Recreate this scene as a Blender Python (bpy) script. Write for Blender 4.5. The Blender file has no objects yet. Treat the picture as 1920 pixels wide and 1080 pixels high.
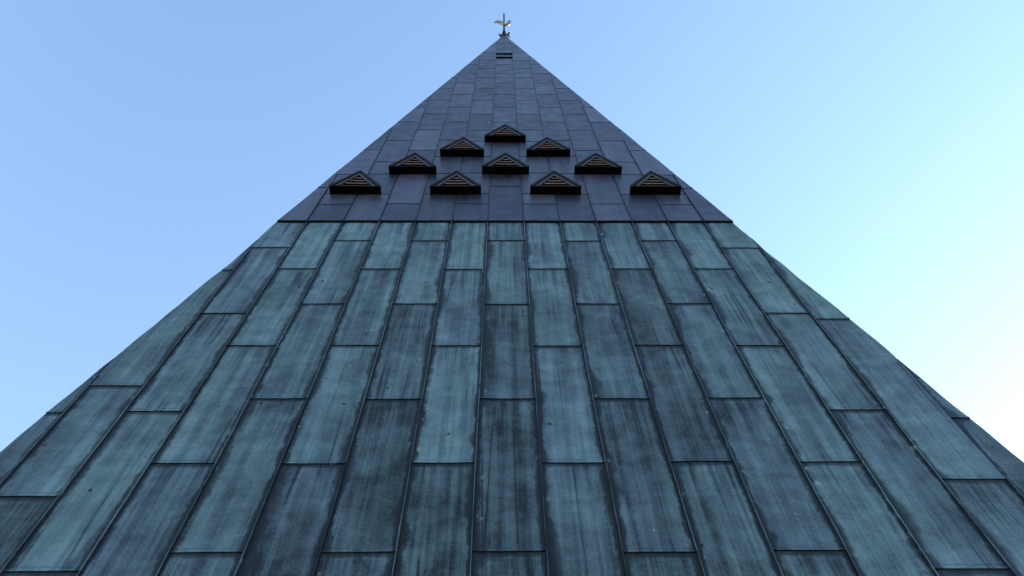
import bpy, math, random
from mathutils import Vector, Matrix, noise
random.seed(11)
S = bpy.context.scene
COL = S.collection

# ------------------------------------------------------------------ camera, sky, sun, exposure
FPX = 1550.0                       # focal length in photo pixels (1920 wide)
VPX, VPY = 943.0, -151.0           # vanishing point of the standing seams
PITCH_K = 0.119                    # seam spacing in pixels per pixel below the vanishing point
W = 0.53                           # sheet width between seams, metres
CQ = W * FPX / PITCH_K             # depth = CQ * q,  q = 1 / (y - VPY)
LEAN = math.asin(0.157)            # the face leans back this far from the vertical
CAMH = 1.6
X = Vector((1, 0, 0)); D = Vector((0, math.sin(LEAN), math.cos(LEAN))); N = Vector((0, -math.cos(LEAN), math.sin(LEAN)))
dc = Vector((VPX - 960, 540 - VPY, FPX)).normalized()          # seam direction in (right, up, forward)
hc = Vector((1, 0, 0)); hc = (hc - dc * hc.dot(dc)); hc.y = 0; hc.z = -dc.x / dc.z; hc.normalize()
nc = dc.cross(hc).normalized()
if nc.z > 0: nc = -nc
def cam2world(p): return X * p.dot(hc) + D * p.dot(dc) + N * p.dot(nc)
RIGHT, UP, FWD = cam2world(Vector((1, 0, 0))), cam2world(Vector((0, 1, 0))), cam2world(Vector((0, 0, 1)))
def qy(y): return 1.0 / (y - VPY)
def ray(px, py, depth): return cam2world(Vector(((px - 960) / FPX * depth, (540 - py) / FPX * depth, depth)))
REF = ray(948.5, 416, CQ * qy(416))
CAM = Vector((-REF.x, 0, CAMH))
REFW = CAM + REF
V0 = REFW.z / D.z                                              # v measured from the ground up the face
ORG = REFW - D * V0
def vq(q): return V0 + CQ * (q - qy(416)) / dc.z
def vy(y): return vq(qy(y))
def PT(u, v, h=0.0): return ORG + X * u + D * v + N * h
QAPEX = 0.004585
HIPK = 2219 * W
VAPEX = vq(QAPEX)
def hip(v): return HIPK * (VAPEX - v) * dc.z / CQ

cam = bpy.data.cameras.new('camera'); co = bpy.data.objects.new('camera', cam); COL.objects.link(co)
cam.sensor_width = 36; cam.lens = FPX / 1920 * 36; cam.clip_end = 3000; cam.clip_start = 0.05
co.matrix_world = Matrix(((RIGHT.x, UP.x, -FWD.x, CAM.x), (RIGHT.y, UP.y, -FWD.y, CAM.y), (RIGHT.z, UP.z, -FWD.z, CAM.z), (0, 0, 0, 1)))
S.camera = co

SUN_AZ, SUN_EL = math.radians(54), math.radians(16)            # azimuth clockwise from +Y
wd = bpy.data.worlds.new('World'); S.world = wd; wd.use_nodes = True
nt = wd.node_tree; bg = nt.nodes['Background']
sky = nt.nodes.new('ShaderNodeTexSky'); sky.sky_type = 'NISHITA'; sky.sun_disc = False
sky.sun_elevation = SUN_EL; sky.sun_rotation = SUN_AZ
sky.altitude = 0; sky.air_density = 1.0; sky.dust_density = 0.26; sky.ozone_density = 1.3
nt.links.new(sky.outputs[0], bg.inputs[0]); bg.inputs[1].default_value = 0.15
sl = bpy.data.lights.new('sun', 'SUN'); sl.energy = 3.5; sl.angle = math.radians(0.5); sl.color = (1, 0.94, 0.85)
so = bpy.data.objects.new('sun', sl); COL.objects.link(so)
sd = Vector((math.sin(SUN_AZ) * math.cos(SUN_EL), math.cos(SUN_AZ) * math.cos(SUN_EL), math.sin(SUN_EL)))
so.rotation_euler = sd.to_track_quat('Z', 'Y').to_euler(); so.location = (40, 25, 40)
S.view_settings.view_transform = 'Standard'; S.view_settings.look = 'None'
S.view_settings.exposure = 1.94; S.view_settings.gamma = 1.0; S.view_settings.use_curve_mapping = False
S.render.engine = 'CYCLES'

# ------------------------------------------------------------------ material helper
class NT:
    def __init__(s, name):
        s.m = bpy.data.materials.new(name); s.m.use_nodes = True
        s.t = s.m.node_tree; s.b = s.t.nodes['Principled BSDF']
    def node(s, typ, **k):
        n = s.t.nodes.new(typ)
        for a, b in k.items(): setattr(n, a, b)
        return n
    def put(s, sock, val):
        if hasattr(val, 'is_output'): s.t.links.new(val, sock)
        else: sock.default_value = val
    def math(s, op, a, b=0.0, c=None, clamp=False):
        n = s.node('ShaderNodeMath', operation=op, use_clamp=clamp)
        s.put(n.inputs[0], a); s.put(n.inputs[1], b)
        if c is not None: s.put(n.inputs[2], c)
        return n.outputs[0]
    def add(s, a, b): return s.math('ADD', a, b)
    def mul(s, a, b): return s.math('MULTIPLY', a, b)
    def sub(s, a, b): return s.math('SUBTRACT', a, b)
    def comb(s, x, y, z):
        n = s.node('ShaderNodeCombineXYZ'); s.put(n.inputs[0], x); s.put(n.inputs[1], y); s.put(n.inputs[2], z); return n.outputs[0]
    def uv(s, name):
        n = s.node('ShaderNodeUVMap', uv_map=name); q = s.node('ShaderNodeSeparateXYZ'); s.t.links.new(n.outputs[0], q.inputs[0])
        return q.outputs[0], q.outputs[1]
    def noise(s, vec, scale=1.0, detail=3.0, rough=0.55, dist=0.0):
        n = s.node('ShaderNodeTexNoise'); s.put(n.inputs['Vector'], vec); n.inputs['Scale'].default_value = scale
        n.inputs['Detail'].default_value = detail; n.inputs['Roughness'].default_value = rough; n.inputs['Distortion'].default_value = dist
        return n.outputs['Fac']
    def voro(s, vec, scale, rnd=1.0):
        n = s.node('ShaderNodeTexVoronoi'); s.put(n.inputs['Vector'], vec); n.inputs['Scale'].default_value = scale; n.inputs['Randomness'].default_value = rnd
        return n.outputs['Distance'], n.outputs['Color']
    def smooth(s, x, lo, hi, a=0.0, b=1.0):
        n = s.node('ShaderNodeMapRange', interpolation_type='SMOOTHSTEP')
        s.put(n.inputs[0], x); s.put(n.inputs[1], lo); s.put(n.inputs[2], hi); s.put(n.inputs[3], a); s.put(n.inputs[4], b)
        return n.outputs[0]
    def mix(s, f, a, b):
        n = s.node('ShaderNodeMix', data_type='RGBA'); s.put(n.inputs[0], f); s.put(n.inputs[6], a); s.put(n.inputs[7], b); return n.outputs[2]
    def ramp(s, f, stops):
        n = s.node('ShaderNodeValToRGB'); s.put(n.inputs[0], f); e = n.color_ramp.elements
        while len(e) < len(stops): e.new(0.5)
        for i, (p, c) in enumerate(stops): e[i].position = p; e[i].color = (*c, 1)
        return n.outputs[0]
    def bump(s, h, strength, dist):
        n = s.node('ShaderNodeBump'); n.inputs['Strength'].default_value = strength; n.inputs['Distance'].default_value = dist
        s.t.links.new(h, n.inputs['Height']); s.t.links.new(n.outputs[0], s.b.inputs['Normal'])
    def set(s, **k):
        for a, b in k.items(): s.put(s.b.inputs[a.replace('_', ' ')], b)

def patina_copper():
    M = NT('patinated_copper')
    u, v = M.uv('metres'); dl, dr = M.uv('sides'); db, dt = M.uv('ends')
    oi = M.node('ShaderNodeObjectInfo'); sep = M.node('ShaderNodeSeparateColor'); M.t.links.new(oi.outputs['Color'], sep.inputs[0])
    rnd = M.mul(oi.outputs['Random'], 61.0)
    dark, lean_l, tint = sep.outputs[0], sep.outputs[1], sep.outputs[2]
    streak = M.noise(M.comb(M.mul(u, 9.0), M.mul(v, 0.35), rnd), 1.0, 3.0, 0.6)
    fine = M.noise(M.comb(M.mul(u, 46.0), M.mul(v, 1.1), rnd), 1.0, 3.0, 0.6)
    cross = M.noise(M.comb(M.mul(u, 3.0), M.mul(v, 30.0), rnd), 1.0, 2.0, 0.6)
    mott = M.noise(M.comb(u, v, rnd), 4.5, 5.0, 0.62, 0.4)
    blotch = M.noise(M.comb(u, M.mul(v, 0.55), M.add(rnd, 9.0)), 1.9, 3.0, 0.5)
    grain = M.noise(M.comb(u, v, rnd), 55.0, 3.0, 0.65)
    # dirt along the seams: ragged outline of its own
    rag = M.noise(M.comb(M.mul(u, 1.6), M.mul(v, 1.0), M.add(rnd, 20.0)), 7.5, 6.0, 0.75)
    long = M.smooth(M.noise(M.comb(0.0, M.mul(v, 1.2), M.add(rnd, 33.0)), 1.0, 3.0, 0.6), 0.3, 0.7)
    lon2 = M.smooth(M.noise(M.comb(0.0, M.mul(v, 1.2), M.add(rnd, 93.0)), 1.0, 3.0, 0.6), 0.3, 0.7)
    wid = M.add(0.004, M.mul(M.mul(long, long), 0.11))
    wi2 = M.add(0.004, M.mul(M.mul(lon2, lon2), 0.11))
    rg = M.mul(M.sub(rag, 0.3), 0.14)
    el = M.smooth(dl, M.mul(rg, 0.5), M.add(M.mul(wid, M.add(0.45, lean_l)), M.add(0.012, rg)))
    er = M.smooth(dr, M.mul(rg, 0.5), M.add(M.mul(wi2, M.sub(1.25, lean_l)), M.add(0.012, rg)))
    eb = M.smooth(db, M.mul(rag, 0.02), M.add(0.02, M.mul(rag, 0.10)), 0.35, 1.0)
    et = M.smooth(dt, M.mul(rag, 0.03), M.add(0.02, M.mul(rag, 0.13)), 0.25, 1.0)
    edge = M.mul(M.mul(el, er), M.mul(eb, et))
    band = M.smooth(M.noise(M.comb(M.mul(u, 7.5), M.mul(v, 0.16), M.add(rnd, 41.0)), 1.0, 4.0, 0.7), 0.42, 0.58)
    p = M.sub(0.96, M.mul(dark, 0.68))
    fr = M.mul(M.smooth(edge, 0.55, 0.8), M.smooth(edge, 0.88, 0.99, 1.0, 0.0))
    p = M.add(p, M.mul(fr, 0.10))
    rn = M.noise(M.comb(M.mul(u, 17.0), M.mul(v, 0.05), M.add(rnd, 80.0)), 1.0, 2.0, 0.6)
    run = M.smooth(dt, 0.0, M.add(0.05, M.mul(M.smooth(rn, 0.45, 0.75), 1.3)), 1.0, 0.0)
    p = M.sub(p, M.mul(M.mul(run, M.smooth(rn, 0.4, 0.6)), 0.17))
    p = M.add(p, M.mul(M.sub(band, 0.5), 0.2))
    p = M.add(p, M.mul(M.sub(streak, 0.5), 0.5))
    p = M.add(p, M.mul(M.sub(fine, 0.5), 0.36))
    p = M.add(p, M.mul(M.sub(cross, 0.5), 0.1))
    p = M.add(p, M.mul(M.sub(mott, 0.5), 0.8))
    p = M.add(p, M.mul(M.sub(blotch, 0.5), 0.8))
    p = M.add(p, M.mul(M.sub(grain, 0.5), 0.55))
    # narrow dark creases running up some sheets
    cn = M.noise(M.comb(M.mul(u, 5.0), M.mul(v, 0.10), M.add(rnd, 50.0)), 1.0, 1.0, 0.4)
    crease = M.smooth(M.math('ABSOLUTE', M.sub(cn, 0.5)), 0.004, 0.016, 1.0, 0.0)
    crease = M.mul(crease, M.smooth(M.noise(M.comb(0.0, M.mul(v, 0.7), M.add(rnd, 57.0)), 1.0, 2.0, 0.5), 0.48, 0.6))
    p = M.sub(p, M.mul(crease, 0.35))
    p = M.math('MULTIPLY', M.math('MINIMUM', M.math('MAXIMUM', p, 0.08), 1.0), M.add(0.16, M.mul(edge, 0.84)), clamp=True)
    base = M.ramp(p, [(0.0, (0.005, 0.0063, 0.0078)), (0.2, (0.017, 0.0225, 0.027)), (0.5, (0.052, 0.079, 0.092)), (0.8, (0.091, 0.142, 0.16)), (1.0, (0.13, 0.196, 0.211))])
    cool = M.ramp(p, [(0.0, (0.005, 0.0063, 0.0083)), (0.2, (0.018, 0.0225, 0.031)), (0.5, (0.055, 0.078, 0.102)), (0.8, (0.096, 0.138, 0.174)), (1.0, (0.137, 0.191, 0.226))])
    tn = M.noise(M.comb(M.mul(u, 5.0), M.mul(v, 0.6), M.add(rnd, 4.0)), 1.0, 3.0, 0.5)
    c = M.mix(M.smooth(M.add(tn, M.mul(M.sub(tint, 0.5), 0.35)), 0.25, 0.8), base, cool)
    # pale verdigris drops, mostly beside the seams
    vd, vc = M.voro(M.comb(M.mul(u, 1.0), M.mul(v, 0.75), rnd), 11.0)
    vs = M.node('ShaderNodeSeparateColor'); M.t.links.new(vc, vs.inputs[0])
    side = M.math('MINIMUM', dl, dr)
    near = M.smooth(side, 0.03, 0.16, 1.0, 0.12)
    clus = M.smooth(M.noise(M.comb(M.mul(u, 2.0), v, M.add(rnd, 70.0)), 1.6, 2.0, 0.5), 0.45, 0.62)
    pale = M.mul(M.mul(M.smooth(M.add(vd, M.mul(M.sub(rag, 0.5), 0.7)), M.mul(vs.outputs[1], 0.12), M.add(0.12, M.mul(vs.outputs[1], 0.3)), 1.0, 0.0), M.smooth(M.mul(vs.outputs[0], near), 0.55, 0.8)), M.mul(clus, 0.95))
    pale = M.mul(pale, M.smooth(side, 0.012, 0.035))
    c = M.mix(pale, c, (0.2, 0.26, 0.23, 1))
    # small black spots where the patina has come off
    wd_, wc = M.voro(M.comb(u, M.mul(v, 0.8), M.add(rnd, 3.0)), 8.0)
    ws = M.node('ShaderNodeSeparateColor'); M.t.links.new(wc, ws.inputs[0])
    spot = M.mul(M.smooth(M.add(wd_, M.mul(M.sub(rag, 0.5), 0.22)), M.mul(ws.outputs[1], 0.13), M.add(0.03, M.mul(ws.outputs[1], 0.17)), 1.0, 0.0), M.smooth(M.mul(ws.outputs[0], M.smooth(side, 0.05, 0.2, 1.0, 0.86)), 0.72, 0.78))
    c = M.mix(M.mul(spot, 0.9), c, (0.006, 0.006, 0.007, 1))
    # thin white scratches and droppings
    sdv, sc = M.voro(M.comb(M.mul(u, 3.2), M.mul(v, 0.55), M.add(rnd, 7.0)), 5.0)
    ss = M.node('ShaderNodeSeparateColor'); M.t.links.new(sc, ss.inputs[0])
    scr = M.mul(M.smooth(sdv, 0.03, 0.09, 1.0, 0.0), M.smooth(ss.outputs[0], 0.78, 0.82))
    c = M.mix(M.mul(scr, 0.55), c, (0.3, 0.34, 0.33, 1))
    M.set(Base_Color=c, Roughness=M.smooth(p, 0.0, 0.9, 0.45, 0.7), Specular_IOR_Level=0.14)
    M.bump(M.add(M.add(M.mul(mott, 0.5), M.mul(grain, 0.14)), M.sub(M.mul(streak, 0.4), M.mul(crease, 0.25))), 0.5, 0.012)
    return M.m

def oxide_copper():
    M = NT('dark_oxide_copper')
    u, v = M.uv('metres'); dl, dr = M.uv('sides'); db, dt = M.uv('ends')
    oi = M.node('ShaderNodeObjectInfo'); sep = M.node('ShaderNodeSeparateColor'); M.t.links.new(oi.outputs['Color'], sep.inputs[0])
    rnd = M.mul(oi.outputs['Random'], 61.0)
    streak = M.noise(M.comb(M.mul(u, 6.0), M.mul(v, 0.3), rnd), 1.0, 3.0, 0.6)
    mott = M.noise(M.comb(u, v, rnd), 3.5, 4.0, 0.6)
    fine = M.noise(M.comb(M.mul(u, 40.0), M.mul(v, 2.0), rnd), 1.0, 2.0, 0.6)
    el = M.mul(M.smooth(M.math('MINIMUM', dl, dr), 0.004, 0.022, 0.25, 1.0), M.smooth(M.math('MINIMUM', db, dt), 0.002, 0.02, 0.7, 1.0))
    p = M.add(M.add(M.sub(M.mul(streak, 0.8), 0.12), M.mul(mott, 0.4)), M.add(M.mul(fine, 0.15), M.mul(M.sub(sep.outputs[0], 0.5), 0.8)))
    p = M.mul(p, el)
    c = M.ramp(p, [(0.1, (0.008, 0.007, 0.012)), (0.55, (0.022, 0.0215, 0.039)), (0.85, (0.05, 0.048, 0.08))])
    green = M.ramp(p, [(0.1, (0.008, 0.009, 0.012)), (0.55, (0.027, 0.032, 0.04)), (0.85, (0.046, 0.054, 0.064))])
    c = M.mix(M.smooth(M.add(M.mul(sep.outputs[2], 0.6), M.mul(M.noise(M.comb(M.mul(u, 4.0), v, M.add(rnd, 5.0)), 1.0), 0.6)), 0.5, 1.2), c, green)
    vd, vc = M.voro(M.comb(u, M.mul(v, 0.5), rnd), 6.0)
    vs = M.node('ShaderNodeSeparateColor'); M.t.links.new(vc, vs.inputs[0])
    fleck = M.mul(M.smooth(M.add(vd, M.mul(M.sub(fine, 0.5), 0.2)), 0.05, 0.12, 1.0, 0.0), M.smooth(M.add(vs.outputs[0], M.mul(sep.outputs[1], 0.2)), 1.0, 1.05))
    c = M.mix(M.mul(fleck, 0.7), c, (0.5, 0.5, 0.52, 1))
    M.set(Base_Color=c, Roughness=M.smooth(mott, 0.3, 0.7, 0.3, 0.45), Specular_IOR_Level=0.34)
    M.bump(M.add(M.mul(mott, 0.6), M.mul(streak, 0.4)), 0.3, 0.01)
    return M.m

def plain(name, col, rough=0.6, metal=0.0, spec=0.4, var=0.3, scale=9.0):
    M = NT(name); tc = M.node('ShaderNodeTexCoord'); n = M.noise(tc.outputs['Object'], scale, 4.0, 0.6)
    lo = [x * (1 - var) for x in col]; hi = [min(1, x * (1 + var)) for x in col]
    M.set(Base_Color=M.ramp(n, [(0.3, lo), (0.7, hi)]), Roughness=rough, Metallic=metal, Specular_IOR_Level=spec)
    M.bump(n, 0.2, 0.01)
    return M.m

def grass_mat():
    M = NT('lawn'); tc = M.node('ShaderNodeTexCoord'); o = tc.outputs['Object']
    n = M.add(M.mul(M.noise(o, 0.25, 5.0, 0.6), 0.6), M.mul(M.noise(o, 9.0, 4.0, 0.7), 0.4))
    M.set(Base_Color=M.ramp(n, [(0.3, (0.03, 0.045, 0.014)), (0.55, (0.055, 0.085, 0.025)), (0.75, (0.1, 0.11, 0.045))]), Roughness=0.9, Specular_IOR_Level=0.2)
    M.bump(M.noise(o, 30.0, 3.0, 0.7), 0.6, 0.03)
    return M.m

PAT, OXI = patina_copper(), oxide_copper()
TRIM = plain('weathered_copper_trim', (0.036, 0.034, 0.042), 0.5, 0.0, 0.4, 0.35)
EDGE = plain('black_oxide_copper', (0.012, 0.011, 0.013), 0.65, 0.0, 0.15, 0.4)
BLACK = plain('opening_darkness', (0.006, 0.005, 0.0045), 0.9, 0.0, 0.1, 0.4)  # near-black colour stands in for the shade inside open hoods and vents
SLAT = plain('bare_copper_louvre', (0.26, 0.12, 0.085), 0.5, 0.2, 0.5, 0.5, 14.0)
IRON = plain('black_iron', (0.004, 0.004, 0.005), 0.8, 0.0, 0.1, 0.4)
GOLD = plain('gilding', (0.24, 0.2, 0.12), 0.4, 0.7, 0.5, 0.15, 6.0)
LAWN = grass_mat()

# ------------------------------------------------------------------ mesh helpers
def mesh_obj(name, verts, faces, mat, parent=None, smooth=False):
    me = bpy.data.meshes.new(name); me.from_pydata([tuple(p) for p in verts], [], faces); me.update()
    if mat: me.materials.append(mat)
    if smooth: me.polygons.foreach_set('use_smooth', [True] * len(me.polygons))
    o = bpy.data.objects.new(name, me); COL.objects.link(o)
    if parent: o.parent = parent
    return o
def fix_normals(o):
    import bmesh
    bm = bmesh.new(); bm.from_mesh(o.data); bmesh.ops.recalc_face_normals(bm, faces=bm.faces); bm.to_mesh(o.data); bm.free()
def tag(o, label=None, cat=None, kind=None):
    if label: o['label'] = label
    if cat: o['category'] = cat
    if kind: o['kind'] = kind
def box(V, F, pts):                       # eight points, bottom ring then top ring
    b = len(V); V += pts
    F += [(b, b + 3, b + 2, b + 1), (b + 4, b + 5, b + 6, b + 7), (b, b + 1, b + 5, b + 4), (b + 1, b + 2, b + 6, b + 5), (b + 2, b + 3, b + 7, b + 6), (b + 3, b, b + 4, b + 7)]
def tube(V, F, pts, rad, n=8):
    rings = []
    for i, p in enumerate(pts):
        t = (pts[min(i + 1, len(pts) - 1)] - pts[max(i - 1, 0)]).normalized()
        a = t.orthogonal().normalized(); c = t.cross(a); r = rad[i] if isinstance(rad, (list, tuple)) else rad
        rings.append(len(V)); V += [p + (a * math.cos(2 * math.pi * k / n) + c * math.sin(2 * math.pi * k / n)) * r for k in range(n)]
    for a, b in zip(rings, rings[1:]):
        F += [(a + k, a + (k + 1) % n, b + (k + 1) % n, b + k) for k in range(n)]
    F += [tuple(rings[0] + k for k in range(n))[::-1], tuple(rings[-1] + k for k in range(n))]

# ------------------------------------------------------------------ ground
def ground():
    n, V, F = 40, [], []
    R = [0, 8, 20, 45, 100, 250, 600, 1500]
    V.append(Vector((0, 0, 0)))
    for r in R[1:]:
        V += [Vector((r * math.cos(2 * math.pi * k / n), r * math.sin(2 * math.pi * k / n), 0.0)) for k in range(n)]
    F += [(0, 1 + k, 1 + (k + 1) % n) for k in range(n)]
    for i in range(len(R) - 2):
        a, b = 1 + i * n, 1 + (i + 1) * n
        F += [(a + k, b + k, b + (k + 1) % n, a + (k + 1) % n) for k in range(n)]
    o = mesh_obj('ground', V, F, LAWN); tag(o, kind='structure')
ground()

# ------------------------------------------------------------------ the tower
VB = vy(416)                                  # level where the dark upper cladding starts
UPH = 0.024                                   # the upper cladding stands proud by this much
AX = PT(0, VAPEX).y                           # the tower's axis in y
tower = bpy.data.objects.new('church_tower', None); COL.objects.link(tower)
tower.location = (0, AX, 0); tower.empty_display_size = 2
tag(tower, 'tall pyramid church tower clad in copper sheets, green below and dark above', 'church tower')
bpy.context.view_layer.update()
INV = Matrix.Translation((0, -AX, 0))
def part(name, V, F, mat, parent, smooth=False, fix=True):
    o = mesh_obj(name, [INV @ p for p in V], F, mat, parent, smooth)
    if fix: fix_normals(o)
    return o

def core(name, v0, v1, inset, mat):           # boarded core behind the sheets, all four sides
    V, F = [], []
    for v in (v0, v1):
        p = PT(0, v, -inset); r = AX - p.y
        V += [Vector((-r, AX - r, p.z)), Vector((r, AX - r, p.z)), Vector((r, AX + r, p.z)), Vector((-r, AX + r, p.z))]
    box_f = [(0, 3, 2, 1), (4, 5, 6, 7), (0, 1, 5, 4), (1, 2, 6, 5), (2, 3, 7, 6), (3, 0, 4, 7)]
    return part(name, V, box_f, mat, tower)
low = core('lower_cladding', 0.0, VB, 0.05, EDGE)
upp = core('upper_cladding', VB + 0.002, VAPEX - 0.9, 0.02, EDGE)

def wob(k, v, amp):                           # seams are never quite straight
    return amp * noise.noise(Vector((k * 7.31, v * 0.55, 2.0))) + amp * 0.4 * noise.noise(Vector((k * 3.1, v * 2.3, 8.0)))
def seam_u(k, v, amp): return (k + 0.5) * W + wob(k, v, amp)
def hip_u(sign, v, upper):
    a = hip(v) + (UPH + 0.012 * noise.noise(Vector((sign * 4.0, v * 0.7, 6.0))) if upper else 0.0)
    if not upper: a += 0.014 + 0.05 * max(-0.4, noise.noise(Vector((sign * 5.0, v * 0.6, 1.0)))) + 0.02 * noise.noise(Vector((sign * 9.0, v * 1.9, 3.0)))
    return sign * a

def sheet(k, v0, v1, parent, mat, base_h, upper, color):
    amp = 0.003 if upper else 0.007
    left = lambda v: max(seam_u(k - 1, v, amp), hip_u(-1, v, upper))
    right = lambda v: min(seam_u(k, v, amp), hip_u(1, v, upper))
    while v1 > v0 and right(v1) - left(v1) < 0.004: v1 -= 0.01
    if v1 - v0 < 0.04: return None
    L = v1 - v0
    tilt = random.uniform(-1, 1) * (0.003 if upper else 0.006); sag = random.uniform(-1, 1) * (0.001 if upper else 0.004)
    lip = 0.005 if upper else 0.008
    rows = [(0.0, -0.004), (0.0, lip), (0.010, lip * 1.15), (0.022, lip * 0.75), (0.034, 0.003)]
    ns = max(4, int(L / 0.17))
    rows += [(0.034 + (L - 0.034 - 0.01) * i / ns, 0.0) for i in range(1, ns + 1)] + [(L + 0.004, -0.002)]
    ncol = 7
    V, F, UV = [], [], []
    hl = hip_u(-1, v0, upper) > seam_u(k - 1, v0, amp) - 0.0 or hip_u(-1, v1, upper) > seam_u(k - 1, v1, amp)
    hr = hip_u(1, v0, upper) < seam_u(k, v0, amp) or hip_u(1, v1, upper) < seam_u(k, v1, amp)
    so_ = random.uniform(0, 99); oil = random.uniform(0.6, 1.4) * (0.008 if upper else 0.018)
    for dv, h in rows:
        v = v0 + dv; a, b = left(v), right(v); line = []
        for i in range(ncol):
            s = i / (ncol - 1); u = a + (b - a) * s
            e = math.sin(math.pi * s) * min(1.0, dv / 0.15, max(0.0, (L - dv)) / 0.15)
            hh = base_h + h + oil * max(0, e) * noise.noise(Vector((u * 2.1 + so_, v * 1.3, so_)))
            vv = v + tilt * (s - 0.5) * (1 - dv / L) + sag * math.sin(math.pi * s) * (1 - dv / L)
            line.append((u, vv, hh))
        if hl: line = [(line[0][0] - 0.006, line[0][1], base_h - 0.03), ] + line
        if hl: line = [(line[0][0] - 0.004, line[0][1], base_h - 0.16), ] + line
        if hr: line = line + [(line[-1][0] + 0.006, line[-1][1], base_h - 0.03)]
        if hr: line = line + [(line[-1][0] + 0.004, line[-1][1], base_h - 0.16)]
        for (u, vv, hh) in line:
            V.append(INV @ PT(u, vv, hh)); UV.append((u, vv, u - seam_u(k - 1, v, amp) if not hl else max(0.2, u + hip(v)), seam_u(k, v, amp) - u if not hr else max(0.2, hip(v) - u), 0.3 if 0.005 < dv < 0.024 and not upper else dv, L - dv))  # lower lap folds skip the edge dirt, painting their pale highlight
        nc_ = len(line)
    for r in range(len(rows) - 1):
        F += [(r * nc_ + i, r * nc_ + i + 1, (r + 1) * nc_ + i + 1, (r + 1) * nc_ + i) for i in range(nc_ - 1)]
    if not hr:                                 # standing seam on the right-hand edge
        hs, th = (0.022, 0.007) if upper else (0.02, 0.0045)
        ve = v1
        while ve > v0 + 0.1 and abs(seam_u(k, ve, amp)) > abs(hip_u(1, ve, upper)) - 0.05: ve -= 0.02
        n2 = max(3, int(L / 0.25))
        le = random.uniform(-0.004, 0.004)
        for j in range(n2 + 1):
            v = v0 + (ve - v0) * j / n2; u = seam_u(k, v, amp); z = base_h - 0.004
            lean = le + 0.004 * noise.noise(Vector((k * 3.0, v * 2.0, 5.0)))
            hz = hs * (1 + 0.15 * noise.noise(Vector((k * 5.0, v * 3.0, 6.0))))
            for (du, h) in ((-th - 0.004, 0.0), (-th, hz * 0.8), (-th * 0.6 + lean, hz + 0.004), (th * 0.6 + lean, hz + 0.004), (th, hz * 0.8), (th + 0.004, 0.0)):
                V.append(INV @ PT(u + du, v, z + h)); w_ = 0.0 if upper else 0.10 if h > hz else 0.03; UV.append((u + du, v, w_, w_, 0.5, 0.5))  # lower crests coloured paler: the seam's highlight is painted in
        b0 = len(V) - 6 * (n2 + 1)
        for j in range(n2):
            F += [(b0 + j * 6 + i, b0 + j * 6 + i + 1, b0 + (j + 1) * 6 + i + 1, b0 + (j + 1) * 6 + i) for i in range(5)]
        F += [tuple(b0 + i for i in range(6))]
    me = bpy.data.meshes.new('copper_sheet'); me.from_pydata([tuple(p) for p in V], [], F); me.update()
    me.materials.append(mat)
    for nm, (i, j) in (('metres', (0, 1)), ('sides', (2, 3)), ('ends', (4, 5))):
        lay = me.uv_layers.new(name=nm); buf = []
        for lp in me.loops: buf += [UV[lp.vertex_index][i], UV[lp.vertex_index][j]]
        lay.data.foreach_set('uv', buf)
    me.polygons.foreach_set('use_smooth', [True] * len(me.polygons))
    me.set_sharp_from_angle(angle=math.radians(40))
    o = bpy.data.objects.new('copper_sheet', me); COL.objects.link(o); o.parent = parent; o.color = (*color, 1)
    return o

# how dark each lower sheet has weathered, top row first
DARK = {0: (.35, .5, .8, .9, .8), -1: (.28, .5, .35, .8), 1: (.3, .5, .4, .65), -2: (.5, .45, .6, .75, .6), 2: (.35, .42, .6, .85, .75),
        -3: (.2, .5, .38, .85), 3: (.35, .68, .8, .6), -4: (.25, .38, .45, .55, .6), 4: (.35, .5, .55, .65, .55), -5: (.15, .3, .35, .6),
        5: (.25, .42, .4, .35), -6: (.3, .33, .4, .3), 6: (.3, .35, .45, .4), -7: (.35, .45, .35, .7), 7: (.4, .4, .45, .35), -8: (.55, .6), 8: (.5, .6)}
# how far the dirt hangs to the left-hand seam of a sheet (0.25) or the right-hand one (0.75 is left heavy)
Q_EVEN, Q_ODD, DQ = 0.001661, 0.001527, 0.0002733
JL = {6: (465, 587, 770.5, 1070), -7: (507, 723, 929), 7: (598, 900), -8: (773,), 8: (785,)}
for k in range(-10, 11):
    ys = JL.get(k) or JL.get(abs(k)) or ((451.5, 570, 747.5, 1036) if k % 2 == 0 else (504.5, 648.5, 868))
    vs = [VB] + [vy(y) + random.uniform(-0.01, 0.01) for y in ys]
    q = qy(ys[-1]) - DQ
    while vq(q) > 0.3: vs.append(vq(q)); q -= DQ
    vs.append(0.02)
    for i in range(len(vs) - 1):
        dk = DARK.get(k, (.5,)); dk = dk[i] if i < len(dk) else 0.45 + 0.25 * random.random()
        ll = 0.75 if k > 1 else 0.35 if k < -1 else random.choice((0.35, 0.6, 0.8))
        sheet(k, vs[i + 1], vs[i], low, PAT, 0.0, False, (min(1, max(0, dk + random.uniform(-0.05, 0.05))), ll, random.random()))

# joints of the dark upper sheets, read column by column (photo rows), then regular above the dormers
JU = {0: (352, 329, 269), 1: (385, 366, 327, 296, 267), 2: (366.5, 328, 296, 265), 3: (385, 329, 284), 4: (367, 329, 306, 266), 5: (386, 366.5, 330, 284), 6: (355, 306)}
for k in range(-6, 7):
    vs = [VB - 0.03] + [vy(y) for y in JU[abs(k)]]
    q = 0.002618 if k % 2 == 0 else 0.002519
    while q < QAPEX - 0.00012:
        if vq(q) > vs[-1] + 0.25: vs.append(vq(q))
        q += 0.000208
    vs.append(VAPEX - 0.75)
    for i in range(len(vs) - 1):
        hi = 0.6 if i >= 4 else 0.0
        sheet(k, vs[i], vs[i + 1], upp, OXI, UPH, True, (random.uniform(0.15, 0.85), hi + random.uniform(0, 0.3), random.random()))

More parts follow.
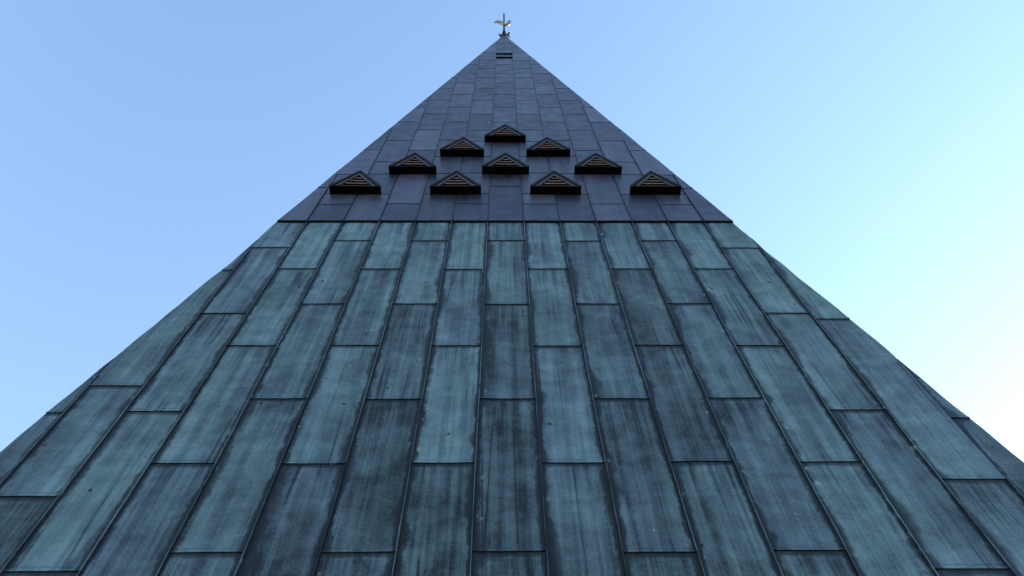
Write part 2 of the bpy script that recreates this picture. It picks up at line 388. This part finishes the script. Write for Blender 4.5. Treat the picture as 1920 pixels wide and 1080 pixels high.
# drip edge where the upper cladding laps over the lower
V, F = [], []
a = hip(VB) + UPH - 0.004
n = 26
for j in range(n):
    u0, u1 = -a + 2 * a * j / n, -a + 2 * a * (j + 1) / n - 0.003
    w0 = 0.003 * noise.noise(Vector((j * 1.7, 0, 0)))
    box(V, F, [PT(u0, VB - 0.040 + w0, 0.012), PT(u1, VB - 0.040 + w0, 0.012), PT(u1, VB - 0.040 + w0, UPH + 0.004), PT(u0, VB - 0.040 + w0, UPH + 0.006),
               PT(u0, VB - 0.026, 0.012), PT(u1, VB - 0.026, 0.012), PT(u1, VB - 0.026, UPH + 0.012), PT(u0, VB - 0.026, UPH + 0.012)])
part('drip_edge', V, F, EDGE, upp)

# two hooded vent slots high on the centre column
for y in (103.5, 110.5):
    v = vy(y); V, F = [], []
    box(V, F, [PT(-W / 2, v, UPH + 0.002), PT(W / 2, v, UPH + 0.002), PT(W / 2, v - 0.01, UPH + 0.048), PT(-W / 2, v - 0.01, UPH + 0.048),
               PT(-W / 2, v + 0.25, UPH + 0.002), PT(W / 2, v + 0.25, UPH + 0.002), PT(W / 2, v + 0.02, UPH + 0.048), PT(-W / 2, v + 0.02, UPH + 0.048)])
    hood = part('vent_hood', V, F, TRIM, tower)
    V, F = [], []
    box(V, F, [PT(-W / 2 + .01, v - .016, UPH + .004), PT(W / 2 - .01, v - .016, UPH + .004), PT(W / 2 - .01, v - .022, UPH + .045), PT(-W / 2 + .01, v - .022, UPH + .045),
               PT(-W / 2 + .01, v - .004, UPH + .004), PT(W / 2 - .01, v - .004, UPH + .004), PT(W / 2 - .01, v - .012, UPH + .045), PT(-W / 2 + .01, v - .012, UPH + .045)])
    part('opening', V, F, BLACK, hood)  # near-black slab put in for the shade inside the slot

# ------------------------------------------------------------------ ten louvred dormers
def dormer_meshes():
    """Local frame: origin where the soffit meets the face, x across, y into the tower, z up."""
    out = {}
    yf = -0.120                                 # front plane
    hw, H, e = 0.355, 0.555, 0.41
    sl_ = H / hw
    def prism(poly, y0, y1):                    # polygon in x, z extruded along y
        n = len(poly); V = [Vector((x, y0, z)) for x, z in poly] + [Vector((x, y1, z)) for x, z in poly]
        F = [tuple(range(n)), tuple(range(n, 2 * n))[::-1]] + [(i, (i + 1) % n, n + (i + 1) % n, n + i) for i in range(n)]
        return V, F
    # roof: two thin slabs meeting at the ridge
    t = 0.035
    roof = [(-e, 0.030), (-hw - 0.005, 0.030), (0, H), (hw + 0.005, 0.030), (e, 0.030), (e, 0.045), (0.0, H + t * 1.6), (-e, 0.045)]
    out['hood_roof'] = prism(roof, yf - 0.022, 0.16)
    # soffit tray: black board put in for the dark of the open underside
    V, F = [], []
    box(V, F, [Vector((-e, yf - 0.02, 0)), Vector((e, yf - 0.02, 0)), Vector((e, 0.05, 0)), Vector((-e, 0.05, 0)),
               Vector((-e, yf - 0.02, 0.028)), Vector((e, yf - 0.02, 0.028)), Vector((e, 0.05, 0.028)), Vector((-e, 0.05, 0.028))])
    out['soffit'] = (V, F)
    # gable trim: an inverted V band
    b = 0.03
    ho = hw - 0.012; zo = H - 0.014
    hi_ = ho - b * 1.75; zi = zo - b * 1.75 * (zo / ho)
    out['gable_trim'] = prism([(-ho, 0.032), (-hi_, 0.032), (0, zi), (hi_, 0.032), (ho, 0.032), (0, zo)], yf - 0.006, yf + 0.03)
    out['backing'] = prism([(-hi_ - 0.03, 0.03), (hi_ + 0.03, 0.03), (0, zi + 0.04)], yf + 0.085, yf + 0.10)  # black plane stands in for the dark behind the louvres
    slats = []
    ns = 4
    for i in range(ns):
        z = 0.075 + i * (zi - 0.11) / (ns - 0.4)
        x = hi_ * (1 - (z - 0.0) / zi) + 0.012
        V, F = [], []
        d, dz, th = 0.016, 0.004, 0.022
        box(V, F, [Vector((-x, yf + 0.012, z)), Vector((x, yf + 0.012, z)), Vector((x, yf + 0.012 + d, z + dz)), Vector((-x, yf + 0.012 + d, z + dz)),
                   Vector((-x + .004, yf + 0.012, z + th)), Vector((x - .004, yf + 0.012, z + th)), Vector((x - .014, yf + 0.012 + d, z + dz + th)), Vector((-x + .014, yf + 0.012 + d, z + dz + th))])
        slats.append((V, F))
    out['slats'] = slats
    return out
DM = dormer_meshes()
proto = {}
def mk(name, VF, mat):
    me = bpy.data.meshes.new(name); me.from_pydata([tuple(p) for p in VF[0]], [], VF[1]); me.update(); me.materials.append(mat)
    import bmesh
    bm = bmesh.new(); bm.from_mesh(me); bmesh.ops.recalc_face_normals(bm, faces=bm.faces); bm.to_mesh(me); bm.free()
    return me
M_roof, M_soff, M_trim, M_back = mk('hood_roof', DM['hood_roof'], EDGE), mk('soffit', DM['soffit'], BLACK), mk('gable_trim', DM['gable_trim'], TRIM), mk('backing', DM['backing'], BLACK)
M_slat = [mk('slat', s, SLAT) for s in DM['slats']]
def link(name, me, parent):
    o = bpy.data.objects.new(name, me); COL.objects.link(o); o.parent = parent; return o
for y, ks in ((269, (0,)), (296, (-1.5, 1.5)), (329, (-3, 0, 3)), (367, (-4.5, -1.5, 1.5, 4.5))):
    for kk in ks:
        hd = link('louvre_dormer', M_roof, tower)
        hd.location = INV @ PT(kk * W * 1.012, vy(y), UPH)
        hd.rotation_euler = (0, random.uniform(-.012, .012), random.uniform(-.015, .015))
        link('soffit', M_soff, hd); link('gable_trim', M_trim, hd); link('backing', M_back, hd)
        for s in M_slat: link('slat', s, hd)

# ------------------------------------------------------------------ apex cap and hook
AP = PT(0, VAPEX - 0.85, UPH)
V, F = [], []
r0 = AX - AP.y + 0.01; r1 = 0.07; z0, z1 = AP.z - 0.05, PT(0, VAPEX).z - 0.25
for r, z in ((r0, z0), (r1, z1)):
    V += [Vector((-r, AX - r, z)), Vector((r, AX - r, z)), Vector((r, AX + r, z)), Vector((-r, AX + r, z))]
F = [(0, 3, 2, 1), (4, 5, 6, 7), (0, 1, 5, 4), (1, 2, 6, 5), (2, 3, 7, 6), (3, 0, 4, 7)]
part('apex_cap', V, F, TRIM, tower)
V, F = [], []
hx = Vector((r0 * 0.85, AX - r0, z0 + 0.25))
tube(V, F, [hx + Vector((-.05, .06, .35)), hx + Vector((.05, -.04, .38)), hx + Vector((.06, -.06, .25)), hx + Vector((.02, -.06, 0.1)), hx + Vector((.03, -.05, -.15)), hx + Vector((.05, -.05, -.3))], 0.022, 6)
part('hook', V, F, IRON, tower)

# ------------------------------------------------------------------ weather vane
vane = bpy.data.objects.new('weather_vane', None); COL.objects.link(vane); vane.location = (0, AX, z1 + 0.002)
tag(vane, 'gilded weather vane on a black rod above the tip of the tower', 'weather vane')
def vpart(name, V, F, mat, smooth=True):
    o = mesh_obj(name, V, F, mat, vane, smooth); fix_normals(o); return o
V, F = [], []
tube(V, F, [Vector((0, 0, 0)), Vector((0, 0, .5)), Vector((0, 0, 1.6)), Vector((0, 0, 3.4))], [.05, .04, .032, .028], 10)
vpart('rod', V, F, IRON)
for i in range(4):
    a = math.pi / 2 * i; d = Vector((math.cos(a), math.sin(a), 0)); s = Vector((-d.y, d.x, 0)); up = Vector((0, 0, 1))
    V = []; F = []
    P = [(0.02, .0, .10), (0.10, .14, .085), (0.155, .3, .055), (0.20, .52, .004)]
    for (r, z, w) in P:
        c = d * r + up * z; V += [c - s * w, c + s * w, c + s * w * .6 + d * .025, c - s * w * .6 + d * .025]
    for j in range(3):
        F += [(4 * j + q, 4 * j + (q + 1) % 4, 4 * j + 4 + (q + 1) % 4, 4 * j + 4 + q) for q in range(4)]
    F += [(0, 1, 2, 3), (12, 13, 14, 15)]
    vpart('crown_leaf', V, F, EDGE, False)
# the gilded figure: a curved body, tail to the left, raised head to the right
path = [(-.41, 1.95, .012), (-.37, 2.12, .09), (-.28, 2.22, .15), (-.18, 2.13, .15), (-.09, 1.96, .13), (0, 1.80, .12), (.09, 1.72, .13), (.17, 1.80, .13), (.225, 2.02, .09), (.25, 2.22, .08), (.21, 2.34, .07), (.13, 2.30, .02)]
V, F = [], []
n = len(path); m = 8
path = [(x * .92, 2.0 + (z - 2.0) * .9, w * .8) for x, z, w in path]
for i, (x, z, w) in enumerate(path):
    x0, z0_, _ = path[max(0, i - 1)]; x1, z1_, _ = path[min(n - 1, i + 1)]
    t = Vector((x1 - x0, 0, z1_ - z0_)).normalized(); nn = Vector((-t.z, 0, t.x)); c = Vector((x, 0, z))
    for j in range(m):
        an = 2 * math.pi * j / m
        V.append(c + nn * math.cos(an) * w + Vector((0, 1, 0)) * math.sin(an) * min(.06, w * .6))
for i in range(n - 1):
    F += [(i * m + j, i * m + (j + 1) % m, (i + 1) * m + (j + 1) % m, (i + 1) * m + j) for j in range(m)]
F += [tuple(range(m)), tuple(range((n - 1) * m, n * m))]
vpart('gilded_figure', V, F, GOLD)
